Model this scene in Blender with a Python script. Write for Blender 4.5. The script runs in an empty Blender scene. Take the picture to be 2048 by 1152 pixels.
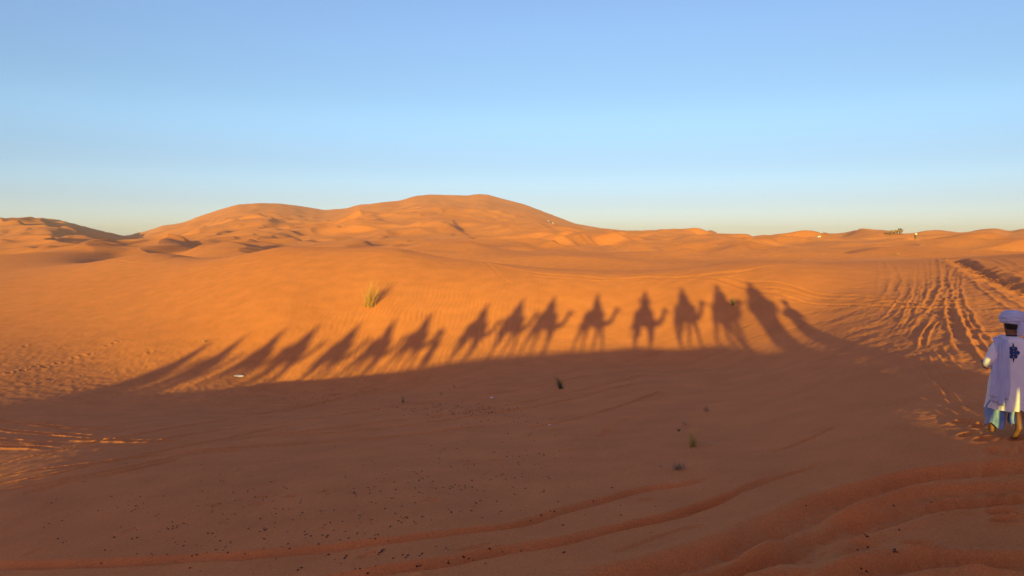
import bpy, bmesh, math, random
import numpy as np
from mathutils import Vector, Matrix

# ------------------------------------------------------------------ camera, sky, sun
SC = bpy.context.scene
COL = SC.collection
F_PX, W_PX, H_PX, HOR = 1490.0, 2048.0, 1152.0, 478.0
CZ = 2.85                                   # the photographer sits on a camel
PITCH = math.atan((H_PX/2-HOR)/F_PX)
cam_d = bpy.data.cameras.new('camera')
cam = bpy.data.objects.new('camera', cam_d); COL.objects.link(cam)
cam_d.sensor_width = 36.0; cam_d.lens = 36.0*F_PX/W_PX
cam_d.clip_start = 0.05; cam_d.clip_end = 9000
cam.location = (0, 0, CZ); cam.rotation_euler = (math.pi/2-PITCH, 0, 0)
SC.camera = cam

SUN_AZ = math.radians(10.15)                # direction the light travels, right of +Y
SUN_EL = math.radians(4.25)
TS = math.tan(SUN_EL)
sd = bpy.data.lights.new('sun', 'SUN'); sd.energy = 2.7; sd.angle = math.radians(0.5)
sd.color = (1.0, 0.80, 0.09)
sun = bpy.data.objects.new('sun', sd); COL.objects.link(sun)
DIR = Vector((math.sin(SUN_AZ)*math.cos(SUN_EL), math.cos(SUN_AZ)*math.cos(SUN_EL), -math.sin(SUN_EL)))
sun.rotation_euler = DIR.to_track_quat('-Z', 'Y').to_euler()
sun.location = (0, 0, 60)

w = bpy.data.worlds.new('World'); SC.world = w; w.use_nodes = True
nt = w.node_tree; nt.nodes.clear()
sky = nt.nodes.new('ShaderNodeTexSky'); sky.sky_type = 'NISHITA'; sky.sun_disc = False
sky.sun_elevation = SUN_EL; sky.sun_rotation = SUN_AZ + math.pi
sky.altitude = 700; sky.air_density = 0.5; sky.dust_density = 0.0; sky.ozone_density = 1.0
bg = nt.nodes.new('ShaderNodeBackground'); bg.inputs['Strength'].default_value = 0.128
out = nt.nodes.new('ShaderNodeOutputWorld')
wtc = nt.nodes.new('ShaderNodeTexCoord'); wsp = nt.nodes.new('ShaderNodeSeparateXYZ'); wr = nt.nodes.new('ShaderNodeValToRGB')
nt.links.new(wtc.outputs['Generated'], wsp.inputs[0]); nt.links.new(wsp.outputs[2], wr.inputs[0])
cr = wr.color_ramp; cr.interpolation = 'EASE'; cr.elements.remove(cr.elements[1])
for k, (p, c) in enumerate([(0, (.51, .39, .43)), (.04, (.55, .46, .47)), (.084, (.62, .57, .56)), (.165, (.78, .775, .74)), (.30, (.93, .91, .93)), (.6, (1.0, .84, .88))]):  # last stop lifts and warms the unseen zenith to light the shade
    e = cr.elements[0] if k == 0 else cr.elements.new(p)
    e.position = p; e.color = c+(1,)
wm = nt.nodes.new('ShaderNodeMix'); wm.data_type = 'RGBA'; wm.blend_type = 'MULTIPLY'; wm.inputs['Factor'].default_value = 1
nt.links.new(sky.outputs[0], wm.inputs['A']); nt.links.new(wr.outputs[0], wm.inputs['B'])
# extra warm gain added to the unseen sunward sky, reddening the shaded sand
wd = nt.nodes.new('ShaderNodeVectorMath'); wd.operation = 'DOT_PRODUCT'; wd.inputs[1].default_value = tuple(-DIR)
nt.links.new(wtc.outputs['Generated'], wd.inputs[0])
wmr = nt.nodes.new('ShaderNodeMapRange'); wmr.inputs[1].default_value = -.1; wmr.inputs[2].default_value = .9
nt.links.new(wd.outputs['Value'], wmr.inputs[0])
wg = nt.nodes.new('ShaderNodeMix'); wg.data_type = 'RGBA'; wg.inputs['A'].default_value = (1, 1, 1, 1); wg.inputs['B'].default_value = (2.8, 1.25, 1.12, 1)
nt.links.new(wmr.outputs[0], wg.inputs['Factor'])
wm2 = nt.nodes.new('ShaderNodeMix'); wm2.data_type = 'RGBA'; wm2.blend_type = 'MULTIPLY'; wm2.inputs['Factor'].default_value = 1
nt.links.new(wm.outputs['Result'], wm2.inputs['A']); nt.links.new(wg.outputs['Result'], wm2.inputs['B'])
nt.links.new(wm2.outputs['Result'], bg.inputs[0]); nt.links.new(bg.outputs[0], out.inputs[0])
SC.view_settings.view_transform = 'Standard'; SC.view_settings.look = 'None'
SC.view_settings.exposure = 1.35; SC.view_settings.gamma = 1.0
SC.cycles.max_bounces = 6; SC.cycles.diffuse_bounces = 3
SC.cycles.use_denoising = True

# ------------------------------------------------------------------ helpers
def ray(px, py):
    u = (px-W_PX/2)/F_PX; v = (H_PX/2-py)/F_PX
    return np.array([u, math.cos(PITCH)+v*math.sin(PITCH), -math.sin(PITCH)+v*math.cos(PITCH)])
def at_depth(px, py, depth):                # point at a horizontal depth (m) along the view axis, z relative to camera
    r = ray(px, py); return r*depth/r[1]
CS, SN = math.cos(SUN_AZ), math.sin(SUN_AZ)
def sunframe(L, s):                         # L metres right of the sun line through the camera, s metres along it
    return (L*CS + s*SN, s*CS - L*SN)

def _hash(ix, iy, seed):
    h = (ix.astype(np.int64)*374761393 + iy.astype(np.int64)*668265263 + seed*1442695041) & 0xffffffff
    h = ((h ^ (h >> 13))*1274126177) & 0xffffffff
    return h ^ (h >> 16)
def gnoise(x, y, seed=0):                   # gradient noise about -1..1
    x0 = np.floor(x); y0 = np.floor(y); fx = x-x0; fy = y-y0
    u = fx*fx*fx*(fx*(fx*6-15)+10); v = fy*fy*fy*(fy*(fy*6-15)+10)
    def g(dx, dy):
        a = (_hash(x0+dx, y0+dy, seed) & 0xffff)*(2*math.pi/65536)
        return np.cos(a)*(fx-dx)+np.sin(a)*(fy-dy)
    n00, n10, n01, n11 = g(0, 0), g(1, 0), g(0, 1), g(1, 1)
    return (n00*(1-u)+n10*u)*(1-v)*1.4+(n01*(1-u)+n11*u)*v*1.4
def fbm(x, y, seed, octs=4, gain=.5):
    t = 0; a = 1
    for o in range(octs):
        t = t+a*gnoise(x*2**o+17.3*o, y*2**o-9.1*o, seed+o); a *= gain
    return t
def sstep(a, b, x):
    t = np.clip((x-a)/(b-a), 0, 1); return t*t*(3-2*t)

# ------------------------------------------------------------------ base terrain from control points
def emb(X, Y):                              # log-polar embedding, even detail at every distance
    r = np.hypot(X, Y)+1e-9; q = np.log1p(r/5.0); return X/r*q, Y/r*q, r
CTRL = []
def C3(X, Y, z): CTRL.append((X, Y, z))
def Cpx(px, rows):
    for py, d in rows:
        p = at_depth(px, py, d); C3(p[0], p[1], p[2])
Cpx(-120, [(1000, 15.5), (880, 22.5), (800, 29), (740, 34.8), (690, 41.5), (640, 52), (580, 71), (540, 98), (512, 132)])
Cpx(0,   [(1152, 10), (1000, 14.4), (900, 20.8), (850, 25.0), (800, 29.6), (740, 35.2), (690, 41.5), (640, 51), (580, 68), (540, 94), (510, 126)])
Cpx(300, [(1152, 8.9), (1000, 12.9), (900, 18.8), (850, 23.5), (800, 31.3), (760, 35.3), (700, 39.8), (640, 47), (580, 57), (540, 69), (505, 92)])
Cpx(560, [(1152, 8.1), (1000, 12), (900, 17.4), (850, 22.4), (800, 32), (760, 36.8), (700, 39.5), (655, 42), (600, 46), (550, 52), (494, 65)])
Cpx(785, [(1152, 7.4), (1000, 11), (900, 16.5), (850, 21), (800, 28), (752, 37.1), (700, 40), (645, 42.7), (590, 46.5), (540, 51.5), (496, 60)])
Cpx(983, [(1152, 7.2), (1000, 10.8), (900, 15.5), (850, 20), (800, 26), (750, 33), (712, 38), (660, 41.5), (610, 44.5), (560, 49), (528, 55)])
Cpx(1150, [(1152, 7.1), (1000, 10.6), (900, 15), (850, 18.7), (800, 24), (750, 31), (699, 38.8), (650, 42), (600, 45.5), (555, 50)])
Cpx(1290, [(1152, 7.0), (1000, 10.4), (900, 14.5), (850, 17.5), (800, 22), (750, 28.5), (692, 38), (645, 41.2), (590, 45.5), (556, 49)])
Cpx(1430, [(1152, 6.9), (1000, 10.1), (900, 13.8), (850, 17), (800, 21), (750, 26.5), (692, 34.5), (645, 37.5), (600, 40), (560, 42.8)])
Cpx(1550, [(1152, 6.8), (1000, 9.8), (900, 13.4), (800, 19), (740, 24.5), (690, 29.3), (640, 32.7), (595, 35.5), (560, 38.8)])
Cpx(1625, [(740, 22), (690, 26.5), (640, 30.8), (595, 35.3)])
Cpx(1700, [(1152, 6.9), (1000, 9.4), (900, 12.0), (800, 16.3), (740, 19.8), (690, 23.7), (650, 27), (600, 32.5), (560, 38.5), (530, 46)])
Cpx(1850, [(1152, 6.9), (1000, 9.2), (900, 11.2), (800, 14.2), (700, 19.5), (640, 24), (600, 29), (560, 37), (520, 54)])
Cpx(2020, [(1152, 6.8), (1000, 9.0), (875, 11.1), (780, 13.9), (700, 17.6), (620, 24), (560, 33), (512, 50)])
Cpx(2250, [(1100, 6.8), (900, 9.4), (780, 13), (700, 16.8), (620, 23), (560, 32), (508, 48)])
# behind the near dune, then the far field up to the skyline
for px, d, z in [(-120,165,-6),(0,158,-5.5),(300,125,-5.5),(560,100,-5),(785,95,-5),(983,82,-5),(1150,75,-4.5),(1290,72,-4.2),(1430,70,-3.8),(1550,66,-3.0),(1700,80,-2.6),(1850,95,-2.6),(2020,95,-2.8),(2250,95,-2.8)]:
    p = at_depth(px, 500, d); C3(p[0], p[1], z)
for px, rows in [(-200, [(500,160),(492,260),(478,430),(440,900)]), (60, [(500,160),(492,260),(478,450),(438,950)]), (250, [(499,150),(490,250),(482,400),(474,700)]),
                 (400, [(497,140),(486,240),(468,400),(436,760)]), (520, [(496,140),(482,240),(455,420),(410,780)]), (680, [(498,135),(482,230),(458,380),(424,640)]),
                 (850, [(500,125),(480,230),(452,400),(393,800)]), (980, [(505,120),(484,220),(452,400),(393,800)]), (1100, [(512,115),(488,210),(462,380),(432,720)]),
                 (1250, [(520,110),(494,200),(478,330),(464,600)]), (1450, [(522,110),(500,180),(484,300),(470,520)]), (1700, [(514,115),(495,190),(480,300),(466,480)]),
                 (1900, [(503,130),(490,200),(478,300),(464,480)]), (2100, [(498,140),(488,210),(476,300),(462,480)]), (2400, [(498,140),(470,400)])]:
    Cpx(px, rows)
for az in range(45, 330, 30):
    for r, z in ((70, -4.5), (160, -6), (420, -8)):
        C3(r*math.sin(math.radians(az)), r*math.cos(math.radians(az)), z)
# trail and the crest that throws the long shade
TRAIL = [(-26.5,-26,-4.0),(-22,-21.5,-4.05),(-20,-19.3,-3.6),(-18.5,-17.3,-3.6),(-16.2,-15,-3.75),(-14.3,-13,-3.66),(-12.4,-11,-3.4),(-9.3,-8.2,-3.05),(-7.3,-6.2,-2.85),
         (-5.5,-4.3,-2.83),(-2.85,-2.1,-2.83),(0,-.35,-2.85),(2.0,2.4,-2.85),(3.7,4.6,-2.87),(4.8,6.9,-2.85)]
CREST = [(-28,2,-4.6),(-24,1,-4.55),(-21,1,-4.65),(-19,0,-4.75),(-17,-2,-4.85),(-14.7,-4,-4.75),(-13,-5,-4.35),(-11.7,-5,-3.95),(-8.4,-3,-3.4),(-5,-1,-3.1),(-2,1.0,-2.9),(0,2.0,-2.8)]
for L, s, z in TRAIL: C3(*sunframe(L, s), z)
for L, s, yp in CREST: C3(*sunframe(L, s), yp-TS*s)
for L, s, yp in [(-24,7,-4.9),(-20,7,-5.1),(-17,5,-5.15),(-14,4,-4.9),(-24,13,-5.1),(-18,12,-5.2),(-14,11,-4.75)]: C3(*sunframe(L, s), yp-TS*s)
for L, s, z in [(7.5,5,-2.35),(9.5,8,-2.45),(12,10,-2.6),(10,0,-2.5),(15,18,-2.6)]: C3(*sunframe(L, s), z)
for L, s, z in [(0,-12,-3.2),(0,-30,-4),(10,-14,-3.0),(-12,-24,-4.4),(-25,-40,-5),(-8,-14,-3.5),(20,0,-3.2),(-35,-12,-4.8),(-40,6,-5.2),(25,25,-3)]: C3(*sunframe(L, s), z)
CT = np.array(CTRL)
_ex, _ey, _r = emb(CT[:, 0], CT[:, 1])
_val = CT[:, 2]/(_r+6.0)
def _k(d2): return 0.5*d2*np.log(d2+1e-12)
N = len(CT)
A = np.zeros((N+3, N+3))
A[:N, :N] = _k((_ex[:, None]-_ex[None])**2+(_ey[:, None]-_ey[None])**2)+np.eye(N)*2e-3
A[:N, N] = 1; A[:N, N+1] = _ex; A[:N, N+2] = _ey; A[N:, :N] = A[:N, N:].T
_w = np.linalg.solve(A, np.concatenate([_val, np.zeros(3)]))
def base(X, Y):
    sh = np.shape(X); X = np.ravel(X); Y = np.ravel(Y)
    ex, ey, r = emb(X, Y); o = _w[N]+_w[N+1]*ex+_w[N+2]*ey
    for i in range(0, N):
        o = o+_w[i]*_k((ex-_ex[i])**2+(ey-_ey[i])**2)
    return (o*(r+6.0)).reshape(sh)

# polar mesh, finest where the camera looks: rings get wider with distance
Q = 1.0
az = [-180.0]
while az[-1] < 180:
    a = az[-1]; b = abs(a)
    az.append(a+(0.062*Q if b < 37.5 else 0.35 if b < 45 else 1.2))
az = np.radians(np.array(az[:-1]))
rr = [0.6]
while rr[-1] < 3600:
    r = rr[-1]
    if r < 5.2: d = .15
    elif r < 75: d = min(r*r*0.00034, r*0.0033)
    elif r < 1050: d = r*0.0048
    else: d = r*.05
    rr.append(r+d*Q if r >= 5.2 else r+d)
rr = np.array(rr)
NA, NR = len(az), len(rr)
# coarse base then interpolate (base is smooth)
ia = np.unique(np.concatenate([np.arange(0, NA, 6), [NA-1]])); ir = np.unique(np.concatenate([np.arange(0, NR, 6), [NR-1]]))
def spread(B, nai, nri):
    t = np.empty((len(ia), NR))
    for i in range(len(ia)): t[i] = np.interp(nri, rr[ir], B[i])
    o = np.empty((NA, NR)); j = np.clip(np.searchsorted(az[ia], nai, side='right')-1, 0, len(ia)-2)
    f = ((nai-az[ia][j])/(az[ia][j+1]-az[ia][j]))[:, None]
    o[:] = t[j]*(1-f)+t[j+1]*f
    return o
GA, GR = np.meshgrid(az[ia], rr[ir], indexing='ij')
ZB = spread(base(GR*np.sin(GA), GR*np.cos(GA)), az, rr)
AZ, RR = np.meshgrid(az, rr, indexing='ij')
X = RR*np.sin(AZ); Y = RR*np.cos(AZ)
print('terrain', NA, NR, NA*NR)

# ------------------------------------------------------------------ dunes beyond the near slope
def dunes(X, Y, lam, th, seed, steep=.70):
    c, s = math.cos(th), math.sin(th)
    u = (X*c+Y*s)/lam; v = (-X*s+Y*c)/lam
    ph = u+.75*gnoise(u*.55, v*.55, seed)+.35*gnoise(u*1.3, v*1.3, seed+1)
    k = np.floor(ph); t = ph-k
    up = np.clip(t/steep, 0, 1); dn = np.clip((1-t)/(1-steep), 0, 1)
    h = np.where(t < steep, up*up*(2.2-1.2*up), dn*dn*(2.2-1.2*dn))
    m = np.clip(.55+.75*gnoise(u*.8+k*.0, v*.8, seed+2), .05, 1.2)
    return h*m
# out-of-view humps along the trail, added to shade the foreground and right side
_L = X*CS-Y*SN; _s = X*SN+Y*CS
ZB = ZB + 0.13*np.exp(-((_L+.8)/2.4)**2-((_s+.6)/2.0)**2)
ZB = ZB + 0.36*np.exp(-((_L-3.9)/1.9)**2-((_s-2.2)/2.4)**2)
ZB = ZB + 0.62*np.exp(-((_L-6.7)/1.0)**2-((_s-3.8)/2.2)**2)
R_SIL = np.interp(np.degrees(az), [-60,-38,-28,-24,-20,-15,-10,0,6,12,20,27,34,60], [900,950,950,800,760,780,700,800,780,640,560,500,500,500])[:, None]
_deg = np.degrees(AZ); R0 = 34*sstep(-14, -30, _deg)
far = sstep(108, 165, RR-R0)
hilly = sstep(230, 520, RR)
D = dunes(X, Y, 46, -.35, 11)*2.6*(1+.4*sstep(0, 5, _deg))*sstep(105, 180, RR-R0)*(1-.35*hilly)
D += dunes(X, Y, 95, -.45, 23)*3.1*sstep(150, 420, RR)
D += dunes(X, Y, 27, .30, 31)*1.7*(1+.5*sstep(0, 5, _deg))*sstep(98, 140, RR-R0)
D += dunes(X, Y, 36, .8, 91)*2.2*sstep(220, 400, RR)
D += dunes(X, Y, 19, -.2, 97)*1.15*sstep(220, 400, RR)
D += fbm(X/160, Y/160, 41, 3)*5.0*sstep(170, 450, RR)
D += dunes(X, Y, 15, .1, 77)*1.0*sstep(100, 140, RR-R0)*(1-sstep(250, 420, RR))
D *= 1-.72*sstep(.62, .98, RR/R_SIL)*(1-.6*sstep(-25, -29, np.degrees(AZ)))
D *= 1+.8*sstep(-25, -29, np.degrees(AZ))*sstep(300, 450, RR)
Z = ZB + (D-2.0*far)
Z -= 45*sstep(1.03, 1.7, RR/R_SIL)
Z = Z*(1-sstep(900, 1500, RR))+(-60)*sstep(900, 1500, RR)
# broad swells on the near slope
Z += fbm(X/22, Y/22, 51, 2)*.05*sstep(9, 20, RR)*(1-sstep(60, 90, RR))
# skyline: lift or lower each bearing so that its highest dune meets the photographed profile
SKY = [(-400,440),(-200,438),(0,436),(20,437),(45,434),(75,435),(115,439),(150,448),(200,461),(250,472),(300,460),(330,450),(345,449),(370,444),(400,432),(440,419),(475,409),(520,406),(560,407),(600,412),(650,420),(660,419),(690,417),(720,409),(740,408),(760,405),(800,401),(830,392),(860,389),(900,390),(935,391),(955,388),(975,389),(1000,396),(1050,409),(1100,428),(1150,447),(1200,456),(1250,461),(1290,461),(1320,459),(1345,459),(1365,456),(1385,458),(1410,459),(1440,466),(1480,471),(1500,470),(1540,470),(1580,467),(1610,460),(1640,463),(1672,468),(1690,467),(1705,461),(1725,457),(1750,459),(1775,461),(1800,467),(1830,466),(1850,461),(1880,460),(1920,465),(1935,464),(1960,459),(1980,457),(1995,457),(2020,462),(2048,457),(2200,455),(2600,462)]
S = np.array(SKY, float)
s_az = np.arctan((S[:, 0]-W_PX/2)/F_PX/(math.cos(PITCH)+(H_PX/2-S[:, 1])/F_PX*math.sin(PITCH)))
s_t = np.array([ray(p, q)[2]/math.hypot(ray(p, q)[0], ray(p, q)[1]) for p, q in SKY])
tgt = np.interp(az, s_az, s_t)
farm = (RR > 140) & (RR < 1000)
def narrow(v, sg):
    n = int(sg*3); k = np.exp(-.5*(np.arange(-n, n+1)/sg)**2); return np.convolve(np.pad(v, n, mode='edge'), k/k.sum(), 'valid')
for it in range(16):
    dlt = tgt-np.where(farm, Z/RR, -9).max(1)
    if it < 8: Z += narrow(dlt, 22)[:, None]*RR*sstep(190, 620, RR)*(RR < 1100)
    else: Z += narrow(dlt, 5)[:, None]*RR*sstep(.70, .98, RR/R_SIL)*(RR < 1100)
# ------------------------------------------------------------------ tracks, prints, ripples
def px_poly(pts, n=6):                      # photo points -> smooth ground polyline (world metres)
    P = np.array([ground_px0(*p) for p in pts]); out = []
    for i in range(len(P)-1):
        a, b, c, d = P[max(i-1, 0)], P[i], P[i+1], P[min(i+2, len(P)-1)]
        for k in range(n):
            t = k/n
            out.append(.5*((2*b)+(c-a)*t+(2*a-5*b+4*c-d)*t*t+(-a+3*b-3*c+d)*t**3))
    out.append(P[-1]); return np.array(out)
def ground_px0(px, py):
    d = ray(px, py); a = math.atan2(d[0], d[1]); t = d[2]/math.hypot(d[0], d[1])
    i = int(np.clip(np.searchsorted(az, a)-1, 0, NA-2)); e = Z[i]/rr
    j = np.nonzero((e >= t) & (rr > 4.5))[0]
    r = rr[j[0]] if len(j) else 1000
    return r*math.sin(a), r*math.cos(a)
DZ = np.zeros_like(Z)
def region(P, pad):
    r = np.hypot(P[:, 0], P[:, 1]); a = np.arctan2(P[:, 0], P[:, 1])
    pa = pad/max(r.min(), 1)
    i0, i1 = np.searchsorted(az, a.min()-pa), np.searchsorted(az, a.max()+pa)
    j0, j1 = np.searchsorted(rr, r.min()-pad), np.searchsorted(rr, r.max()+pad)
    return slice(i0, i1), slice(j0, j1)
def track(pts, w=.13, depth=.05, berm=.03, tread=0, rough=.3, seed=0, side=0, fade=(.08, .92), dist=0):
    P = px_poly(pts); L = np.concatenate([[0], np.cumsum(np.hypot(*np.diff(P, axis=0).T))])
    for k in range(len(P)-1):
        seg = P[k:k+2]; sl = region(seg, w*3.2)
        x = X[sl]; y = Y[sl]
        if x.size == 0: continue
        d = seg[1]-seg[0]; ln = math.hypot(*d)+1e-9; d = d/ln
        u = (x-seg[0, 0])*d[0]+(y-seg[0, 1])*d[1]; v = -(x-seg[0, 0])*d[1]+(y-seg[0, 1])*d[0]
        # partition of unity along the path so that the pieces join without doubling
        m = sstep(-ln*.5, ln*.5, u) if k > 0 else (u > -w)*1.0
        m2 = 1-sstep(ln*.5, ln*1.5, u) if k < len(P)-2 else (u < ln+w)*1.0
        f = m*m2
        if not f.any(): continue
        q = (L[k]+np.clip(u, 0, ln))/L[-1]
        am = sstep(0, fade[0], q)*(1-sstep(fade[1], 1, q))
        wob = w*(1+.25*gnoise(x*.9, y*.9, 300+seed)); v = v+w*.5*gnoise(x*.7, y*.7, 310+seed)
        h = -depth*np.exp(-(np.abs(v)/wob)**3)
        h = h+berm*np.exp(-((np.abs(v)-1.65*wob)/(.55*wob))**2)*(1+side*np.sign(v))
        if tread: h = h*(1+.35*np.sin((L[k]+u)*2*math.pi/tread)*np.exp(-(v/wob)**2))
        h = h*(1+rough*1.3*gnoise(x*2.3, y*2.3, 320+seed)+rough*gnoise(x*7, y*7, 321+seed))
        if dist: h = h*(.28+.72*sstep(46, 24, RR[sl]))
        DZ[sl] += h*f*am
def dimple(px, py, a=.13, b=.08, depth=.045, rim=.35, ang=0.0):
    x0, y0 = ground_px0(px, py); P = np.array([[x0, y0]]); sl = region(P, a*4)
    x = X[sl]-x0; y = Y[sl]-y0
    u = (x*math.cos(ang)+y*math.sin(ang))/a; v = (-x*math.sin(ang)+y*math.cos(ang))/b
    r = np.hypot(u, v); DZ[sl] += -depth*np.exp(-r**2.4)+depth*rim*np.exp(-((r-1.6)/.45)**2)

# --- the deep ruts at the bottom of the photograph
ruts = [([(1180,1175),(1400,1115),(1500,1078),(1600,1030),(1700,992),(1790,964),(1880,948),(2060,936),(2200,935)], .26, .13, .07),
        ([(1330,1175),(1500,1120),(1620,1065),(1720,1028),(1800,1003),(1880,985),(2060,972),(2200,970)], .15, .075, .05),
        ([(1380,1178),(1560,1105),(1650,1068),(1750,1040),(1900,1012),(2060,996),(2200,992)], .24, .12, .07),
        ([(1480,1178),(1600,1132),(1680,1100),(1760,1082)], .16, .06, .05),
        ([(1500,1190),(1620,1158),(1720,1140),(1850,1122),(1950,1120),(2100,1130)], .24, .10, .07),
        ([(-60,1132),(200,1128),(500,1112),(750,1086),(1000,1054),(1130,1022),(1270,983),(1380,966),(1450,948)], .14, .055, .025),
        ([(560,1185),(860,1128),(1000,1104),(1120,1084),(1210,1062),(1340,1034),(1440,1000),(1490,982)], .15, .06, .03),
        ([(1130,1085),(1270,1048),(1400,1012),(1500,972),(1560,950)], .09, .035, .02),
        ([(1230,1106),(1300,1080),(1350,1062),(1410,1048)], .06, .012, .01),
        ([(1540,905),(1600,885),(1680,850)], .09, .02, .012), ([(1480,985),(1560,955),(1640,930)], .08, .02, .015)]
for i, (p, w_, d_, b_) in enumerate(ruts): track(p, w_*(.85 if i < 5 else .8), d_*(1.3 if i < 5 else 1.75), b_*(.45 if i < 5 else .25), rough=.2, seed=i, fade=(.04, .9))
# --- tyre tracks across the shaded hollow
for i, p in enumerate([
    [(-40,935),(0,928),(136,897),(236,876),(310,863),(442,841),(600,814),(700,792),(800,768)],
    [(-40,960),(0,953),(150,932),(265,917),(383,902),(500,894),(640,886),(800,872),(1000,848)],
    [(-40,978),(0,970),(118,947),(265,914),(370,893),(480,872),(600,846)],
    [(-20,988),(118,962),(254,935),(325,920),(384,908),(500,900)], [(30,992),(142,965),(265,941),(370,916)],
    [(240,892),(295,884),(442,861),(600,842),(760,818),(900,800),(1000,786),(1100,768),(1200,748)],
    [(420,884),(600,864),(760,846),(900,829),(1060,802),(1200,772),(1310,748)],
    [(500,878),(640,868),(800,853),(1000,824),(1150,797),(1290,762)],
    [(560,826),(660,804),(760,786),(850,762)], [(600,800),(690,786),(780,762)],
    [(1040,860),(1160,836),(1260,806),(1330,780)]]):
    track(p, .085, .040, .018, tread=.16, rough=.3, seed=30+i)
for i, p in enumerate([[(-30,838),(27,845),(147,856),(290,862)], [(-30,855),(0,860),(118,870),(240,877)], [(-30,878),(0,882),(100,887),(160,888)], [(-30,892),(60,896),(120,897)], [(150,880),(300,884),(420,878)]]):
    track(p, .10, .025, .04, rough=.3, seed=50+i, fade=(.02, .6))
# --- tracks on the sunlit ground
for i, (p, w_, d_, b_) in enumerate([
    ([(780,498),(920,521),(1050,543),(1180,556),(1300,555),(1420,549),(1500,541),(1640,530)], .35, .10, .06),
    ([(1000,538),(1100,556),(1180,562),(1300,560),(1420,558)], .18, .05, .03),
    ([(900,515),(980,533),(1080,552),(1150,560)], .2, .05, .03),
    ([(1140,572),(1200,562),(1260,557)], .12, .04, .02),
    ([(1350,552),(1440,560),(1520,578),(1600,588),(1700,600),(1850,608),(2060,612)], .2, .07, .05),
    ([(1390,548),(1470,570),(1560,590),(1700,610),(1850,618),(2060,622)], .2, .07, .05),
    ([(1420,549),(1500,565),(1600,578),(1720,592),(1850,602)], .2, .06, .04),
    ([(1375,692),(1450,668),(1560,640),(1640,624),(1750,608),(1850,600)], .09, .05, .025),
    ([(1455,692),(1560,662),(1640,646),(1730,626),(1820,608),(1900,600)], .10, .055, .025),
    ([(1180,690),(1250,676),(1330,660),(1400,640)], .08, .02, .01),
    ([(820,640),(880,620),(940,610)], .1, .02, .01), ([(1000,672),(1100,676),(1200,676)], .08, .02, .012),
    ([(150,520),(300,528),(430,516),(600,505)], .3, .07, .04), ([(80,560),(300,545),(480,530),(560,520)], .25, .04, .03),
    ([(1862,514),(1872,545),(1868,580),(1850,612),(1815,650),(1800,690),(1797,745)], .14, .07, .06),
    ([(1880,514),(1888,545),(1886,580),(1872,615),(1838,655),(1818,692),(1802,735)], .14, .07, .06),
    ([(1905,514),(1892,540),(1895,580),(1880,620),(1862,660),(1845,705),(1850,750)], .13, .07, .05),
    ([(1925,520),(1908,545),(1902,585),(1903,630),(1925,690),(1965,760)], .14, .07, .06),
    ([(1940,522),(1918,548),(1914,590),(1935,640),(1975,700),(2012,760)], .13, .07, .06),
    ([(1842,520),(1846,550),(1843,590),(1822,640),(1790,680)], .13, .06, .05),
    ([(1776,524),(1790,548),(1788,575),(1772,600)], .17, .09, .07), ([(1758,522),(1766,550),(1760,585),(1750,606)], .15, .07, .05),
    ([(1845,700),(1862,745),(1895,790),(1925,832)], .07, .03, .04), ([(1870,690),(1905,735),(1950,785)], .08, .03, .035),
    ([(1835,530),(1835,570),(1822,620),(1790,670),(1750,700)], .13, .07, .05), ([(1815,540),(1810,585),(1780,630),(1730,665)], .12, .06, .04),
    ([(1870,640),(1850,670),(1842,700)], .08, .05, .05), ([(1915,610),(1930,650),(1962,700),(2000,745)], .10, .06, .05), ([(1700,575),(1790,600),(1900,640),(2000,690)], .10, .05, .04),
    ([(1955,520),(2000,545),(2060,575)], .2, .09, .06), ([(1985,515),(2030,535),(2080,555)], .2, .08, .06),
    ([(1940,548),(1990,590),(2060,630)], .15, .07, .05), ([(1680,604),(1800,600),(1950,604),(2060,600)], .18, .08, .06)]):
    track(p, w_*(.72 if i < 14 else .85), d_*(.45 if i < 14 else .14), b_*(.35 if i < 4 else .6), rough=.25 if i < 14 else .15, seed=70+i, fade=(.25, .8), dist=i >= 14)
track([(1905,518),(1945,536),(1985,556),(2030,576),(2100,605)], .5, .15, .03, rough=.35, seed=120, fade=(.1, .9))
# --- footprints
rnd = random.Random(5)
for px, py in [(18,746),(45,741),(70,733),(90,734),(115,727),(150,716),(165,711),(180,708),(215,692),(228,686),(236,683),(60,768),(300,706),(395,684),(50,692)]:
    dimple(px, py, .16, .11, .04, .6, rnd.uniform(0, 3))
for px, py in [(1205,871),(1217,864),(1229,851),(1252,842),(1265,836),(1290,818),(1303,806),(1325,792),(1160,880),(1140,900)]:
    dimple(px, py, .16, .10, .03, .3, .6)
for px, py in [(735,1112),(580,993),(515,1009),(525,994),(650,983),(770,962),(935,1098),(965,1093),(862,1001),(938,929),(990,921),(1120,889),(1210,861),(1290,1000),(430,1010),(262,1060),(70,1103)]:
    dimple(px, py, .11, .07, .028, .3, rnd.uniform(0, 1))
for px, py in [(1990,903),(2004,909),(1935,872),(1962,852),(2003,930),(1946,948),(1932,952),(1998,987),(2005,1000),(2008,1028),(2016,1042),(1835,1092),(2004,1140),(1930,845),(1970,880),(2035,880),(2060,900)]:
    dimple(px, py, rnd.uniform(.11, .15), .085, .05, .5, rnd.uniform(-.4, .4))
for k in range(60):                         # loose trail of prints through the hollow
    px = rnd.uniform(470, 800); dimple(px, 835-.13*(px-470)+rnd.gauss(0, 10), .09, .06, .028, .3, rnd.uniform(0, 3))
for k in range(45):
    dimple(rnd.uniform(100, 620), rnd.uniform(690, 790), .09, .06, .014, .5, rnd.uniform(0, 3))
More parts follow.
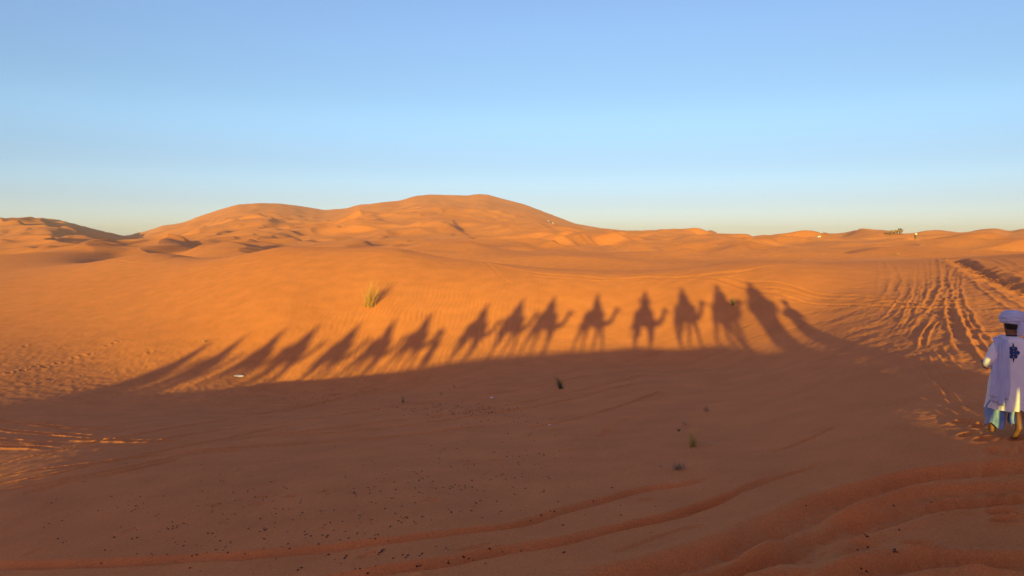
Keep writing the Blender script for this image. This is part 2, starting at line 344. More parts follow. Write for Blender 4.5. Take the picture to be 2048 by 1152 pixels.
# --- trodden ground on the right and beside the trail
def blob(px, py, ra, rb):                   # soft patch, radii in bearing (deg) and in ln r
    x0, y0 = ground_px0(px, py); a0 = math.atan2(x0, y0); r0 = math.hypot(x0, y0)
    return np.exp(-((AZ-a0)/math.radians(ra))**2-((np.log(RR/r0))/rb)**2)
tm = np.clip(blob(1900, 610, 8, .38)+.8*blob(1960, 680, 5, .28)+.85*blob(1980, 740, 4, .16)+.4*blob(1790, 640, 5, .2)+.7*blob(2040, 570, 5, .5), 0, 1)*(RR > 12)*(RR < 110)
near_s = sstep(90, 40, RR)
n1 = gnoise(X*1.5, Y*.9+.3*X, 401); n2 = gnoise(X*3.6, Y*2.2, 402); n3 = gnoise(X*8, Y*5, 403)
n4 = gnoise(X*2.0+.4*n1, Y*1.3, 405)
DZ += tm*(.020*n1+.018*n4+.012*np.abs(n2)+.010*n3)*near_s
tl = np.clip(blob(330, 770, 13, .13)+.8*blob(120, 720, 9, .14)+blob(560, 790, 6, .1), 0, 1)
DZ += tl*(.011*n2+.008*n3)
# gentle hummocks and wind skin everywhere else
DZ += (RR > 4)*(RR < 70)*(.010*gnoise(X*1.1, Y*1.1, 410)+.0035*n3*sstep(40, 15, RR)+.006*n2)
# wind ripples on the sunlit slope
rp = np.clip(1.1*blob(830, 660, 6.5, .16)+.7*blob(980, 640, 4, .13)+.45*blob(640, 700, 5, .12), 0, 1)
ph = (X*1.0-Y*.10)+.30*gnoise(X*.5, Y*.3, 420)+.10*gnoise(X*1.3, Y*.8, 421)
DZ += rp*.013*np.sin(ph*2*math.pi/.29)*(RR > 28)*(RR < 62)*(.7+.5*gnoise(X*.6, Y*.4, 422))
rf = np.clip(blob(1900, 1060, 9, .22)+.5*blob(1000, 1000, 20, .3), 0, 1)
DZ += rf*.0035*np.sin((X*.35+Y+.06*gnoise(X*3, Y*3, 423))*2*math.pi/.11)*(RR < 16)*(RR > 5)
Z += DZ

def hz(x, y):                               # height (relative to camera) of the finished ground
    a = math.atan2(x, y); r = math.hypot(x, y)
    i = int(np.clip(np.searchsorted(az, a)-1, 0, NA-2)); j = int(np.clip(np.searchsorted(rr, r)-1, 0, NR-2))
    fa = (a-az[i])/(az[i+1]-az[i]); fr = (r-rr[j])/(rr[j+1]-rr[j])
    return (Z[i, j]*(1-fr)+Z[i, j+1]*fr)*(1-fa)+(Z[i+1, j]*(1-fr)+Z[i+1, j+1]*fr)*fa
def ground_px(px, py):                      # where the view ray of a photo point meets the ground
    d = ray(px, py); a = math.atan2(d[0], d[1]); t = d[2]/math.hypot(d[0], d[1])
    i = int(np.clip(np.searchsorted(az, a)-1, 0, NA-2)); e = Z[i]/rr
    j = np.nonzero((e >= t) & (rr > 4.5))[0]
    r = rr[j[0]] if len(j) else 1000
    return r*math.sin(a), r*math.cos(a)

def mesh_obj(name, V, Fq, mat=None, smooth=True, parent=None):
    me = bpy.data.meshes.new(name)
    V = np.asarray(V, np.float32); Fq = np.asarray(Fq, np.int32)
    me.vertices.add(len(V)); me.vertices.foreach_set('co', V.ravel())
    n = Fq.shape[1]
    me.loops.add(Fq.size); me.loops.foreach_set('vertex_index', Fq.ravel())
    me.polygons.add(len(Fq)); me.polygons.foreach_set('loop_start', np.arange(0, Fq.size, n, dtype=np.int32))
    me.polygons.foreach_set('use_smooth', np.full(len(Fq), smooth))
    me.update(calc_edges=True)
    if mat: me.materials.append(mat)
    o = bpy.data.objects.new(name, me); COL.objects.link(o)
    if parent: o.parent = parent
    return o

# ------------------------------------------------------------------ sand
def sand_material():
    m = bpy.data.materials.new('sand'); m.use_nodes = True; t = m.node_tree; n = t.nodes; l = t.links
    b = n['Principled BSDF']; b.inputs['Roughness'].default_value = .95
    b.inputs['Specular IOR Level'].default_value = .15
    if 'Diffuse Roughness' in b.inputs: b.inputs['Diffuse Roughness'].default_value = .22
    tc = n.new('ShaderNodeTexCoord')
    def noise(sc, det, dist=0):
        q = n.new('ShaderNodeTexNoise'); q.inputs['Scale'].default_value = sc; q.inputs['Detail'].default_value = det
        q.inputs['Distortion'].default_value = dist; l.new(tc.outputs['Object'], q.inputs['Vector']); return q
    big = noise(.035, 3, .4); mid = noise(.9, 5); fin = noise(45, 3)
    mix1 = n.new('ShaderNodeMix'); mix1.data_type = 'RGBA'
    mix1.inputs['A'].default_value = (.695, .236, .069, 1); mix1.inputs['B'].default_value = (.785, .276, .084, 1)
    r1 = n.new('ShaderNodeMapRange'); r1.inputs[1].default_value = .35; r1.inputs[2].default_value = .65
    l.new(big.outputs['Fac'], r1.inputs[0]); l.new(r1.outputs[0], mix1.inputs['Factor'])
    mul = n.new('ShaderNodeMix'); mul.data_type = 'RGBA'; mul.blend_type = 'MULTIPLY'; mul.inputs['Factor'].default_value = 1
    r2 = n.new('ShaderNodeMapRange'); r2.inputs[1].default_value = .3; r2.inputs[2].default_value = .7; r2.inputs[3].default_value = .90; r2.inputs[4].default_value = 1.06
    l.new(mid.outputs['Fac'], r2.inputs[0])
    r3 = n.new('ShaderNodeMapRange'); r3.inputs[1].default_value = .25; r3.inputs[2].default_value = .75; r3.inputs[3].default_value = .78; r3.inputs[4].default_value = 1.18
    l.new(fin.outputs['Fac'], r3.inputs[0])
    mm = n.new('ShaderNodeMath'); mm.operation = 'MULTIPLY'; l.new(r2.outputs[0], mm.inputs[0]); l.new(r3.outputs[0], mm.inputs[1])
    cc = n.new('ShaderNodeCombineColor'); [l.new(mm.outputs[0], cc.inputs[i]) for i in range(3)]
    l.new(mix1.outputs['Result'], mul.inputs['A']); l.new(cc.outputs[0], mul.inputs['B'])
    l.new(mul.outputs['Result'], b.inputs['Base Color'])
    bp = n.new('ShaderNodeBump'); bp.inputs['Strength'].default_value = .6; bp.inputs['Distance'].default_value = .016
    b2 = noise(13, 6, .3)
    wv = n.new('ShaderNodeTexWave'); wv.bands_direction = 'Y'; wv.inputs['Scale'].default_value = 2.9; wv.inputs['Distortion'].default_value = 7; wv.inputs['Detail'].default_value = 2.5; wv.inputs['Detail Scale'].default_value = .55
    l.new(tc.outputs['Object'], wv.inputs['Vector']); wmk = noise(.35, 3); wr_ = n.new('ShaderNodeMapRange'); wr_.inputs[1].default_value = .45; wr_.inputs[2].default_value = .68; wr_.inputs[4].default_value = .55
    l.new(wmk.outputs['Fac'], wr_.inputs[0]); wmu = n.new('ShaderNodeMath'); wmu.operation = 'MULTIPLY'; l.new(wv.outputs['Fac'], wmu.inputs[0]); l.new(wr_.outputs[0], wmu.inputs[1])
    wad = n.new('ShaderNodeMath'); wad.operation = 'ADD'; l.new(b2.outputs['Fac'], wad.inputs[0]); l.new(wmu.outputs[0], wad.inputs[1])
    l.new(wad.outputs[0], bp.inputs['Height']); l.new(bp.outputs[0], b.inputs['Normal'])
    return m
SAND = sand_material()
V = np.empty((NA*NR+1, 3), np.float32)
V[:-1, 0] = X.ravel(); V[:-1, 1] = Y.ravel(); V[:-1, 2] = (Z+CZ).ravel(); V[-1] = (0, 0, float(Z[:, 0].mean())+CZ)
i0 = np.arange(NA)[:, None]*NR+np.arange(NR-1)[None]; i1 = (((np.arange(NA)+1) % NA)[:, None])*NR+np.arange(NR-1)[None]
FQ = np.stack([i0, i0+1, i1+1, i1], -1).reshape(-1, 4)
sand = mesh_obj('sand_ground', V, FQ, SAND); sand['kind'] = 'structure'
# ------------------------------------------------------------------ materials and mesh helpers
def mat(name, col, rough=.85, var=.15, scale=9.0, sheen=0, weave=0, col2=None):
    m = bpy.data.materials.new(name); m.use_nodes = True; t = m.node_tree; n = t.nodes; l = t.links
    b = n['Principled BSDF']; b.inputs['Roughness'].default_value = rough; b.inputs['Specular IOR Level'].default_value = .2
    if sheen: b.inputs['Sheen Weight'].default_value = sheen
    tc = n.new('ShaderNodeTexCoord'); q = n.new('ShaderNodeTexNoise'); q.inputs['Scale'].default_value = scale; q.inputs['Detail'].default_value = 5
    l.new(tc.outputs['Object'], q.inputs['Vector'])
    x = n.new('ShaderNodeMix'); x.data_type = 'RGBA'
    c2 = col2 or tuple(min(1, c*(1+var)) for c in col)
    x.inputs['A'].default_value = tuple(c*(1-var) for c in col)+(1,); x.inputs['B'].default_value = c2+(1,)
    r = n.new('ShaderNodeMapRange'); r.inputs[1].default_value = .3; r.inputs[2].default_value = .7
    l.new(q.outputs['Fac'], r.inputs[0]); l.new(r.outputs[0], x.inputs['Factor']); l.new(x.outputs['Result'], b.inputs['Base Color'])
    bp = n.new('ShaderNodeBump'); bp.inputs['Strength'].default_value = .3; bp.inputs['Distance'].default_value = .004
    q2 = n.new('ShaderNodeTexNoise'); q2.inputs['Scale'].default_value = weave or 60; l.new(tc.outputs['Object'], q2.inputs['Vector'])
    l.new(q2.outputs['Fac'], bp.inputs['Height']); l.new(bp.outputs[0], b.inputs['Normal'])
    return m
M = dict(
    camel=mat('camel_coat', (.36, .22, .11), .9, .25, 5), camel_dark=mat('dark_camel_coat', (.20, .11, .055), .9, .25, 5),
    pad=mat('saddle_pad_cloth', (.16, .05, .04), .95, .3, 6), blanket=mat('striped_blanket', (.30, .10, .07), .95, .4, 3, col2=(.45, .30, .12)),
    skin=mat('brown_skin', (.23, .105, .055), .6, .1, 8), hair=mat('black_hair', (.02, .015, .012), .6, .2, 30),
    robe=mat('cream_robe_cotton', (.82, .77, .80), .9, .05, 6, .1, 220), trim=mat('navy_trim', (.012, .022, .07), .8, .2, 20),
    emblem=mat('navy_embroidery', (.02, .055, .19), .8, .3, 90), tan=mat('tan_embroidery', (.32, .22, .13), .8, .2, 60),
    scarf=mat('lavender_scarf', (.52, .54, .74), .9, .06, 8, .15, 200), blue=mat('sky_blue_trousers', (.12, .26, .62), .85, .22, 5, .1, 150, col2=(.38, .52, .78)),
    cloth_a=mat('dark_jacket', (.05, .06, .09), .9, .3, 8), cloth_b=mat('ochre_shawl', (.45, .28, .08), .9, .2, 8), cloth_c=mat('white_headscarf', (.7, .68, .64), .9, .08, 8),
    cloth_d=mat('blue_robe', (.06, .13, .35), .9, .2, 8),
    straw=mat('dry_straw', (.52, .30, .11), .8, .25, 14), straw_pale=mat('pale_dead_grass', (.55, .34, .18), .85, .25, 14), green=mat('dull_green_grass', (.13, .15, .055), .8, .4, 10),
    grey=mat('grey_dead_grass', (.42, .29, .16), .85, .25, 14), yellow=mat('yellow_green_grass', (.46, .34, .10), .8, .3, 12),
    dung=mat('dry_dung', (.10, .048, .032), .95, .35, 60), plastic=mat('white_plastic', (.78, .75, .72), .45, .05, 30), canvas=mat('white_canvas', (.8, .76, .7), .8, .05, 4))
def tag(o, label, cat, group=None):
    o['label'] = label; o['category'] = cat
    if group: o['group'] = group
    return o
def skin_mesh(name, nodes, edges, root, sub=2, mat=None, parent=None, loc=None):
    me = bpy.data.meshes.new(name+'_cage'); ks = list(nodes); ix = {k: i for i, k in enumerate(ks)}
    me.from_pydata([nodes[k][:3] for k in ks], [(ix[a], ix[b]) for a, b in edges], [])
    o = bpy.data.objects.new(name+'_cage', me); COL.objects.link(o)
    sk = o.modifiers.new('skin', 'SKIN'); sk.use_smooth_shade = True
    if not me.skin_vertices: me.attributes  # created by the modifier's API below
    lay = me.skin_vertices[0] if len(me.skin_vertices) else None
    if lay is None:
        bm = bmesh.new(); bm.from_mesh(me); bm.verts.layers.skin.verify(); bm.to_mesh(me); bm.free(); lay = me.skin_vertices[0]
    for k in ks:
        v = lay.data[ix[k]]; r = nodes[k][3]; v.radius = (r, r) if not isinstance(r, tuple) else r
        v.use_root = (k == root)
    sb = o.modifiers.new('sub', 'SUBSURF'); sb.levels = sub; sb.render_levels = sub
    dg = bpy.context.evaluated_depsgraph_get(); ev = o.evaluated_get(dg)
    m2 = bpy.data.meshes.new_from_object(ev); m2.name = name
    m2.materials.clear()
    if mat: m2.materials.append(mat)
    for p in m2.polygons: p.use_smooth = True
    bpy.data.objects.remove(o); bpy.data.meshes.remove(me)
    q = bpy.data.objects.new(name, m2); COL.objects.link(q)
    if parent: q.parent = parent
    if loc: q.location = loc
    return q
def loft(name, rings, mat, parent=None, seg=72, folds=(), seed=0, cap=(False, False), skew=0):
    # rings: (cx, cy, z, rx, ry, fold amplitude); folds: list of (count, phase, weight)
    rg = random.Random(seed); V = []; F = []
    for k, (cx, cy, z, rx, ry, am) in enumerate(rings):
        for i in range(seg):
            a = 2*math.pi*i/seg; f = sum(w*math.sin(n*a+p+.35*math.sin(2*a+k*.3)) for n, p, w in folds)
            f = 1+am*f
            V.append((cx+rx*f*math.cos(a), cy+ry*f*math.sin(a), z+skew*am*math.sin(3*a+1)*.1))
    n = len(rings)
    for k in range(n-1):
        for i in range(seg):
            j = (i+1) % seg; F.append((k*seg+i, k*seg+j, (k+1)*seg+j, (k+1)*seg+i))
    me = bpy.data.meshes.new(name)
    if cap[0]: F.append(tuple(range(seg-1, -1, -1)))
    if cap[1]: F.append(tuple((n-1)*seg+i for i in range(seg)))
    me.from_pydata(V, [], F); me.materials.append(mat)
    for p in me.polygons: p.use_smooth = True
    me.update(); o = bpy.data.objects.new(name, me); COL.objects.link(o)
    if parent: o.parent = parent
    return o
def rings_interp(keys, n):
    out = []; K = np.array(keys, float); t = np.linspace(0, len(K)-1, n)
    for q in t:
        i = min(int(q), len(K)-2); f = q-i; a, b, c, d = K[max(i-1, 0)], K[i], K[i+1], K[min(i+2, len(K)-1)]
        out.append(tuple(.5*((2*b)+(c-a)*f+(2*a-5*b+4*c-d)*f*f+(-a+3*b-3*c+d)*f**3)))
    return out
def copy_tree(o, parent=None):
    c = o.copy(); COL.objects.link(c)
    if parent: c.parent = parent
    for ch in list(o.children): copy_tree(ch, c)
    return c

# ------------------------------------------------------------------ camels
def camel(swing, neck=0.0, coat='camel', sub=1):
    # local +X is the heading, feet on z=0. swing: (front l, front r, hind l, hind r) fore-aft throw in metres
    N = {'rump': (-.78, 0, 1.38, (.20, .24)), 'loin': (-.45, 0, 1.45, (.29, .30)), 'mid': (-.05, 0, 1.44, (.34, .36)), 'hump': (-.08, 0, 1.80, (.20, .17)),
         'chest': (.42, 0, 1.38, (.27, .33)), 'nbase': (.74, 0, 1.30, (.15, .20)), 'n1': (1.02, 0, 1.30+.05*neck, (.13, .17)), 'n2': (1.27, 0, 1.47+.12*neck, (.105, .14)),
         'n3': (1.42, 0, 1.74+.2*neck, (.095, .12)), 'poll': (1.50, 0, 2.00+.25*neck, (.10, .11)), 'brow': (1.63, 0, 2.03+.25*neck, (.105, .105)), 'nose': (1.82, 0, 1.95+.25*neck, (.06, .06)),
         'lip': (1.93, 0, 1.90+.25*neck, (.05, .055)), 'tail': (-.97, 0, 1.30, .05), 'tail1': (-1.05, 0, 1.02, .028), 'tail2': (-1.03, 0, .76, .04)}
    E = [('mid', 'loin'), ('loin', 'rump'), ('mid', 'hump'), ('mid', 'chest'), ('chest', 'nbase'), ('nbase', 'n1'), ('n1', 'n2'), ('n2', 'n3'), ('n3', 'poll'), ('poll', 'brow'), ('brow', 'nose'), ('nose', 'lip'),
         ('rump', 'tail'), ('tail', 'tail1'), ('tail1', 'tail2')]
    for i, (s, e) in enumerate(((1, 'l'), (-1, 'r'))):
        w = swing[i]; lift = max(0, -w)*.3; y = s*.17
        N.update({'sh'+e: (.46, y, 1.16, .125), 'kn'+e: (.50+.45*w+.10*lift, y, .62, .085), 'fe'+e: (.48+.92*w, y, .15+lift*.5, .055), 'ft'+e: (.53+1.0*w, y, .05+lift*.4, (.055, .07))})
        E += [('chest', 'sh'+e), ('sh'+e, 'kn'+e), ('kn'+e, 'fe'+e), ('fe'+e, 'ft'+e)]
        w = swing[2+i]; lift = max(0, -w)*.25; y = s*.18
        N.update({'hi'+e: (-.64, y, 1.16, .15), 'st'+e: (-.52+.25*w, y, .90, .11), 'ho'+e: (-.76+.60*w, y, .56+lift*.3, .075), 'hf'+e: (-.70+.95*w, y, .15+lift*.4, .052), 'hp'+e: (-.64+1.0*w, y, .05+lift*.3, (.055, .07))})
        E += [('rump', 'hi'+e), ('hi'+e, 'st'+e), ('st'+e, 'ho'+e), ('ho'+e, 'hf'+e), ('hf'+e, 'hp'+e)]
        N['ear'+e] = (1.46, s*.09, 2.13+.25*neck, .022); E.append(('poll', 'ear'+e))
    c = skin_mesh('camel', N, E, 'mid', sub+1, M[coat])
    # padded ring saddle and the blanket thrown over it
    sp = rings_interp([(-.08, 0, 1.36, .52, .40, .02), (-.08, 0, 1.52, .64, .44, .04), (-.07, 0, 1.72, .64, .43, .05), (-.06, 0, 1.95, .50, .34, .05), (-.05, 0, 2.08, .30, .22, .04), (-.05, 0, 2.12, .05, .05, 0)], 16)
    loft('saddle_blanket', sp, M['blanket'], c, 40, ((5, .3, 1), (9, 1.1, .5)), 3, (False, True))
    for x in (-.44, .34):
        q = loft('saddle_roll', [(0, y*.40, 0, .11*math.cos(y*1.1), 0, 0) for y in (-1, 1)], M['pad'], c, 3)
        me = q.data; bm = bmesh.new(); bmesh.ops.create_uvsphere(bm, u_segments=16, v_segments=10, radius=1)
        bmesh.ops.scale(bm, vec=(.14, .40, .15), verts=bm.verts); bmesh.ops.translate(bm, vec=(x, 0, 1.88), verts=bm.verts)
        for f in bm.faces: f.smooth = True
        bm.to_mesh(me); bm.free()
    bm = bmesh.new()                        # halter ring round the muzzle
    bmesh.ops.create_cone(bm, segments=14, radius1=.078, radius2=.072, depth=.03, cap_ends=False)
    bmesh.ops.rotate(bm, verts=bm.verts, matrix=Matrix.Rotation(math.pi/2, 3, 'Y')); bmesh.ops.translate(bm, vec=(1.74, 0, 1.98+.25*neck), verts=bm.verts)
    me = bpy.data.meshes.new('halter'); bm.to_mesh(me); bm.free(); me.materials.append(M['pad']); h = bpy.data.objects.new('halter', me); COL.objects.link(h); h.parent = c
    return c

# ------------------------------------------------------------------ people
def hand_nodes(N, E, wrist, d, side, key, k=1.0):
    # wrist: position, d: unit direction of the fingers; five short chains rooted in the palm
    w_ = Vector(wrist); d = Vector(d).normalized(); up = Vector((0, 0, 1)); lat = d.cross(up).normalized() if abs(d.z) < .95 else Vector((1, 0, 0)); nrm = lat.cross(d)
    p = w_+d*.05*k; N[key+'palm'] = (*p, (.032*k, .020*k)); E.append((key+'wrist', key+'palm'))
    for i, (off, ln) in enumerate(((-.027, .070), (-.009, .080), (.009, .075), (.026, .058))):
        a = p+d*.035*k+lat*off*k; b = a+d*ln*.5*k-nrm*.010*k; c = b+d*ln*.35*k-nrm*.025*k
        N[f'{key}f{i}a'] = (*a, .0095*k); N[f'{key}f{i}b'] = (*b, .0085*k); N[f'{key}f{i}c'] = (*c, .007*k)
        E += [(key+'palm', f'{key}f{i}a'), (f'{key}f{i}a', f'{key}f{i}b'), (f'{key}f{i}b', f'{key}f{i}c')]
    a = p-d*.01*k+lat*(-.034*side)*k; b = a+d*.035*k+lat*(-.022*side)*k
    N[key+'ta'] = (*a, .010*k); N[key+'tb'] = (*b, .008*k); E += [(key+'palm', key+'ta'), (key+'ta', key+'tb')]
def rider(kind=0, phone=False):
    # local +X forward, seat at z=0 (camel z 2.08); hips there, head top about .90
    N = {'pelvis': (0, 0, .06, (.15, .13)), 'belly': (.0, 0, .24, (.135, .11)), 'chest': (.0, 0, .44, (.16, .12)), 'neck': (.02, 0, .60, .055), 'head': (.04, 0, .71, (.075, .09)), 'crown': (.03, 0, .80, .075), 'nosep': (.135, 0, .715, .016)}
    E = [('pelvis', 'belly'), ('belly', 'chest'), ('chest', 'neck'), ('neck', 'head'), ('head', 'crown'), ('head', 'nosep')]
    for s, e in ((1, 'l'), (-1, 'r')):
        N.update({'hip'+e: (.06, s*.20, .0, .10), 'knee'+e: (.34, s*.44, -.20, .075), 'ank'+e: (.20, s*.50, -.60, .05), 'toe'+e: (.36, s*.52, -.66, .04)})
        E += [('pelvis', 'hip'+e), ('hip'+e, 'knee'+e), ('knee'+e, 'ank'+e), ('ank'+e, 'toe'+e)]
        if phone:
            N.update({'sh'+e: (0, s*.19, .50, .062), 'el'+e: (.12, s*.44, .42, .055), e+'wrist': (.24, s*.14, .60, .034)})
            dd = (.1, -s*.5, .9)
        else:
            N.update({'sh'+e: (0, s*.19, .50, .062), 'el'+e: (.05, s*.27, .24, .05), e+'wrist': (.27, s*.14, .13, .032)})
            dd = (.9, -s*.2, -.3)
        E += [('chest', 'sh'+e), ('sh'+e, 'el'+e), ('el'+e, e+'wrist')]
        if not phone: hand_nodes(N, E, N[e+'wrist'][:3], dd, s, e)
        else: hand_nodes(N, E, N[e+'wrist'][:3], dd, s, e)
        N['ear'+e] = (.03, s*.088, .70, .015); E.append(('head', 'ear'+e))
    p = skin_mesh('person', N, E, 'pelvis', 2, M['skin'])
    c = [M['cloth_a'], M['cloth_b'], M['cloth_d'], M['robe'], M['cloth_c']][kind % 5]
    # coat hanging from the shoulders over the saddle
    hw = [.44, .38, .50, .34, .46][kind % 5]; fx = [.02, .16, .0, .10, -.04][kind % 5]
    k = rings_interp([(fx*1.2, 0, -.36, hw*1.0, .42, .05), (fx, 0, -.18, hw*.82, .37, .05), (fx*.6, 0, .10, hw*.58, .28, .04), (fx*.3, 0, .34, hw*.40+.02, .25, .03), (.0, 0, .50, .17, .235, .02), (.0, 0, .575, .12, .14, .01), (.015, 0, .61, .075, .085, 0)], 18)
    loft('coat', k, c, p, 48, ((7, .4+kind, 1), (11, 1.3, .6), (17, .2, .4)), kind)
    for s, e in ((1, 'l'), (-1, 'r')):
        a, b, w_ = Vector(N['sh'+e][:3]), Vector(N['el'+e][:3]), Vector(N[e+'wrist'][:3])
        NN = {'a': (*a, .075), 'b': (*b, .068), 'c': (*(b.lerp(w_, .85)), .050)}
        skin_mesh('sleeve', NN, [('a', 'b'), ('b', 'c')], 'a', 1, c, p)
    tb = [[(.02, 0, .655, .10, .10, .0), (.02, 0, .70, .125, .125, .02), (.02, 0, .78, .135, .13, .04), (.02, 0, .85, .10, .095, .04), (.02, 0, .885, .03, .03, 0)],
          [(.0, 0, .52, .16, .19, .02), (.0, 0, .62, .115, .125, .02), (.01, 0, .72, .11, .115, .02), (.01, 0, .82, .095, .095, .03), (.0, 0, .90, .055, .055, .02), (.0, 0, .93, .01, .01, 0)]][kind % 2]
    if phone: tb = [(.02, 0, .655, .10, .10, .0), (.02, 0, .72, .14, .145, .02), (.01, 0, .82, .15, .15, .04), (.0, 0, .92, .12, .11, .04), (-.01, 0, 1.02, .07, .065, .03), (-.01, 0, 1.07, .02, .02, 0)]
    hs = loft('headscarf', rings_interp(tb, 14), [M['scarf'], M['cloth_c'], M['cloth_d'], M['cloth_b']][kind % 4], p, 36, ((4, .5, 1), (9, 1.3, .5)), kind+9, (False, True))
    if kind % 2: # leave the face open: push the front of the scarf back
        for v in hs.data.vertices:
            if v.co.x > .06 and .64 < v.co.z < .79: v.co.x = .05+.02*(v.co.x-.06)
    return p

def ground_z(x, y): return hz(x, y)+CZ
def heading(i, P):
    a = P[max(i-1, 0)]; b = P[min(i+1, len(P)-1)]; xa, ya = sunframe(a[0], a[1]); xb, yb = sunframe(b[0], b[1])
    return math.atan2(yb-ya, xb-xa)
# rear to front: offset right of the camera's own sun line, distance along it (m)
CARAVAN = [(-23.6,-23.8),(-22.0,-21.5),(-20.0,-19.3),(-18.4,-17.3),(-16.2,-15.0),(-14.25,-13.0),(-12.4,-11.0),(-9.3,-8.0),(-7.35,-6.0),(-5.5,-4.2),(-2.85,-2.15),(.0,-.35),(2.15,2.4),(3.96,4.6),(5.46,6.9)]
SW = [(.28, -.22, -.20, .26), (-.25, .22, .25, -.18), (.10, -.28, .26, -.10), (-.12, .30, -.24, .14)]
protos = [camel(s, n, c) for s, n, c in zip(SW, (0, .25, -.2, .1), ('camel', 'camel_dark', 'camel', 'camel'))]
rprotos = [rider(k) for k in range(5)]
ph_r = rider(0, True)
used = set()
def use(proto):
    if proto.name in used: return copy_tree(proto)
    used.add(proto.name); return proto
HEADW = ['rearmost of the train', 'second from the rear', 'third from the rear', 'fourth from the rear', 'fifth from the rear', 'sixth from the rear', 'last before the gap with the walking man', 'first after the gap with the walking man',
         'third behind the photographer', 'second behind the photographer', 'directly behind the photographer', 'ridden by the photographer', 'directly ahead of the photographer', 'second ahead of the photographer', 'front of the train']
for i, (L, s) in enumerate(CARAVAN):
    x, y = sunframe(L, s); h = heading(i, CARAVAN)
    rel = {10: 52, 11: 46, 12: 36, 13: 28, 14: 8}.get(i)
    if rel is not None: h = math.radians(90-10.15-rel)
    c = use(protos[(i*3+1) % 4]); z = ground_z(x, y)
    if i == 11: z = CZ-2.84
    c.location = (x, y, z-.02); c.rotation_euler = (0, 0, h)
    tag(c, 'saddled camel whose shadow falls on the dune, '+HEADW[i], 'camel', 'camels of the caravan')
    if i == 11:
        r = ph_r; r.rotation_euler = (0, 0, math.radians(90))
        r.location = (x+.0, y-.02, CZ-2.86+2.10)
        tag(r, 'person on the camel with both elbows raised, holding the camera', 'person', 'riders of the caravan')
    else:
        r = use(rprotos[(i*2+1) % 5]); r.rotation_euler = (0, 0, h); r.location = (x-.03*math.cos(h), y-.03*math.sin(h), z+2.10)
        tag(r, 'robed person riding the camel '+HEADW[i].replace('ridden by', 'of'), 'person', 'riders of the caravan')
for o in protos+rprotos+[ph_r]:
    if o.name not in used and o is not ph_r:
        for ch in list(o.children): bpy.data.objects.remove(ch)
        bpy.data.objects.remove(o)

def walker(stride=.25, cross=.0):
    N = {'pelvis': (0, 0, .93, (.15, .12)), 'belly': (0, 0, 1.08, (.13, .105)), 'chest': (.01, 0, 1.32, (.16, .115)), 'neck': (.02, 0, 1.48, .055), 'head': (.04, 0, 1.60, (.076, .09)), 'crown': (.03, 0, 1.68, .078), 'chin': (.10, 0, 1.545, .03), 'nosep': (.137, 0, 1.60, .015)}
    E = [('pelvis', 'belly'), ('belly', 'chest'), ('chest', 'neck'), ('neck', 'head'), ('head', 'crown'), ('head', 'chin'), ('head', 'nosep')]
    for s, e in ((1, 'l'), (-1, 'r')):
        f = stride*s
        back = max(0, -f); cy = cross if s < 0 else 0
        N.update({'hip'+e: (0, s*.10, .88, .10), 'knee'+e: (.06+f*.55, s*.11, .49, .068), 'calf'+e: (.01+f*.8-back*.15, s*.115+cy*.6, .36+back*.15, .058), 'ank'+e: (-.02+f*1.0, s*.12+cy, .09+back*.62, .036), 'heel'+e: (-.065+f*1.0, s*.12+cy, .055+back*.60, .036), 'ball'+e: (.10+f*1.0, s*.13+cy, .03+back*.05, (.042, .026))})
        E += [('pelvis', 'hip'+e), ('hip'+e, 'knee'+e), ('knee'+e, 'calf'+e), ('calf'+e, 'ank'+e), ('ank'+e, 'heel'+e), ('ank'+e, 'ball'+e)]
        for q in range(5):
            k = 'toe%d%s' % (q, e); yy = s*(.095+.018*q)+cy; r = .0125 if q else .017
            N[k] = (.165+f-.010*q, yy, .018+back*.02, r); E.append(('ball'+e, k))
        N.update({'sh'+e: (0, s*.19, 1.39, .060), 'el'+e: (-.06, s*.30, 1.12, .046), e+'wrist': (.16, s*.25, 1.07, .030)})
        E += [('chest', 'sh'+e), ('sh'+e, 'el'+e), ('el'+e, e+'wrist')]
        hand_nodes(N, E, N[e+'wrist'][:3], (.95, -s*.25, .05), s, e)
        N['ear'+e] = (.03, s*.09, 1.595, .016); E.append(('head', 'ear'+e))
    return skin_mesh('person', N, E, 'pelvis', 2, M['skin'])
def simple_walker(robe, scarf):
    p = walker(.18)
    loft('robe', rings_interp([(.02, 0, .30, .25, .30, .07), (.01, 0, .6, .21, .26, .06), (0, 0, .95, .18, .215, .04), (0, 0, 1.25, .15, .215, .02), (0, 0, 1.40, .13, .21, .01), (.01, 0, 1.46, .09, .10, 0)], 18), M[robe], p, 48, ((6, .3, 1), (10, 1, .6), (15, 2, .4)), 4)
    for s, e in ((1, 'l'), (-1, 'r')):
        skin_mesh('sleeve', {'a': (0, s*.19, 1.39, .075), 'b': (-.06, s*.30, 1.12, .078), 'c': (.09, s*.26, 1.08, .066)}, [('a', 'b'), ('b', 'c')], 'a', 1, M[robe], p)
    loft('turban', rings_interp([(.02, 0, 1.61, .10, .10, 0), (.02, 0, 1.66, .14, .135, .04), (.02, 0, 1.72, .145, .14, .05), (.02, 0, 1.78, .09, .09, .04), (.02, 0, 1.80, .02, .02, 0)], 14), M[scarf], p, 40, ((3, .3, 1), (7, 1, .5)), 5, (False, True))
    return p
wk = simple_walker('cloth_d', 'cloth_c'); x, y = sunframe(-11.15, -9.6); wk.location = (x, y, ground_z(x, y)-.01); wk.rotation_euler = (0, 0, math.radians(35))
tag(wk, 'person in a blue robe walking in the gap of the caravan', 'person')
ld = simple_walker('cloth_d', 'scarf'); x, y = sunframe(6.4, 9.4); ld.location = (x, y, ground_z(x, y)-.01); ld.rotation_euler = (0, 0, math.radians(60))
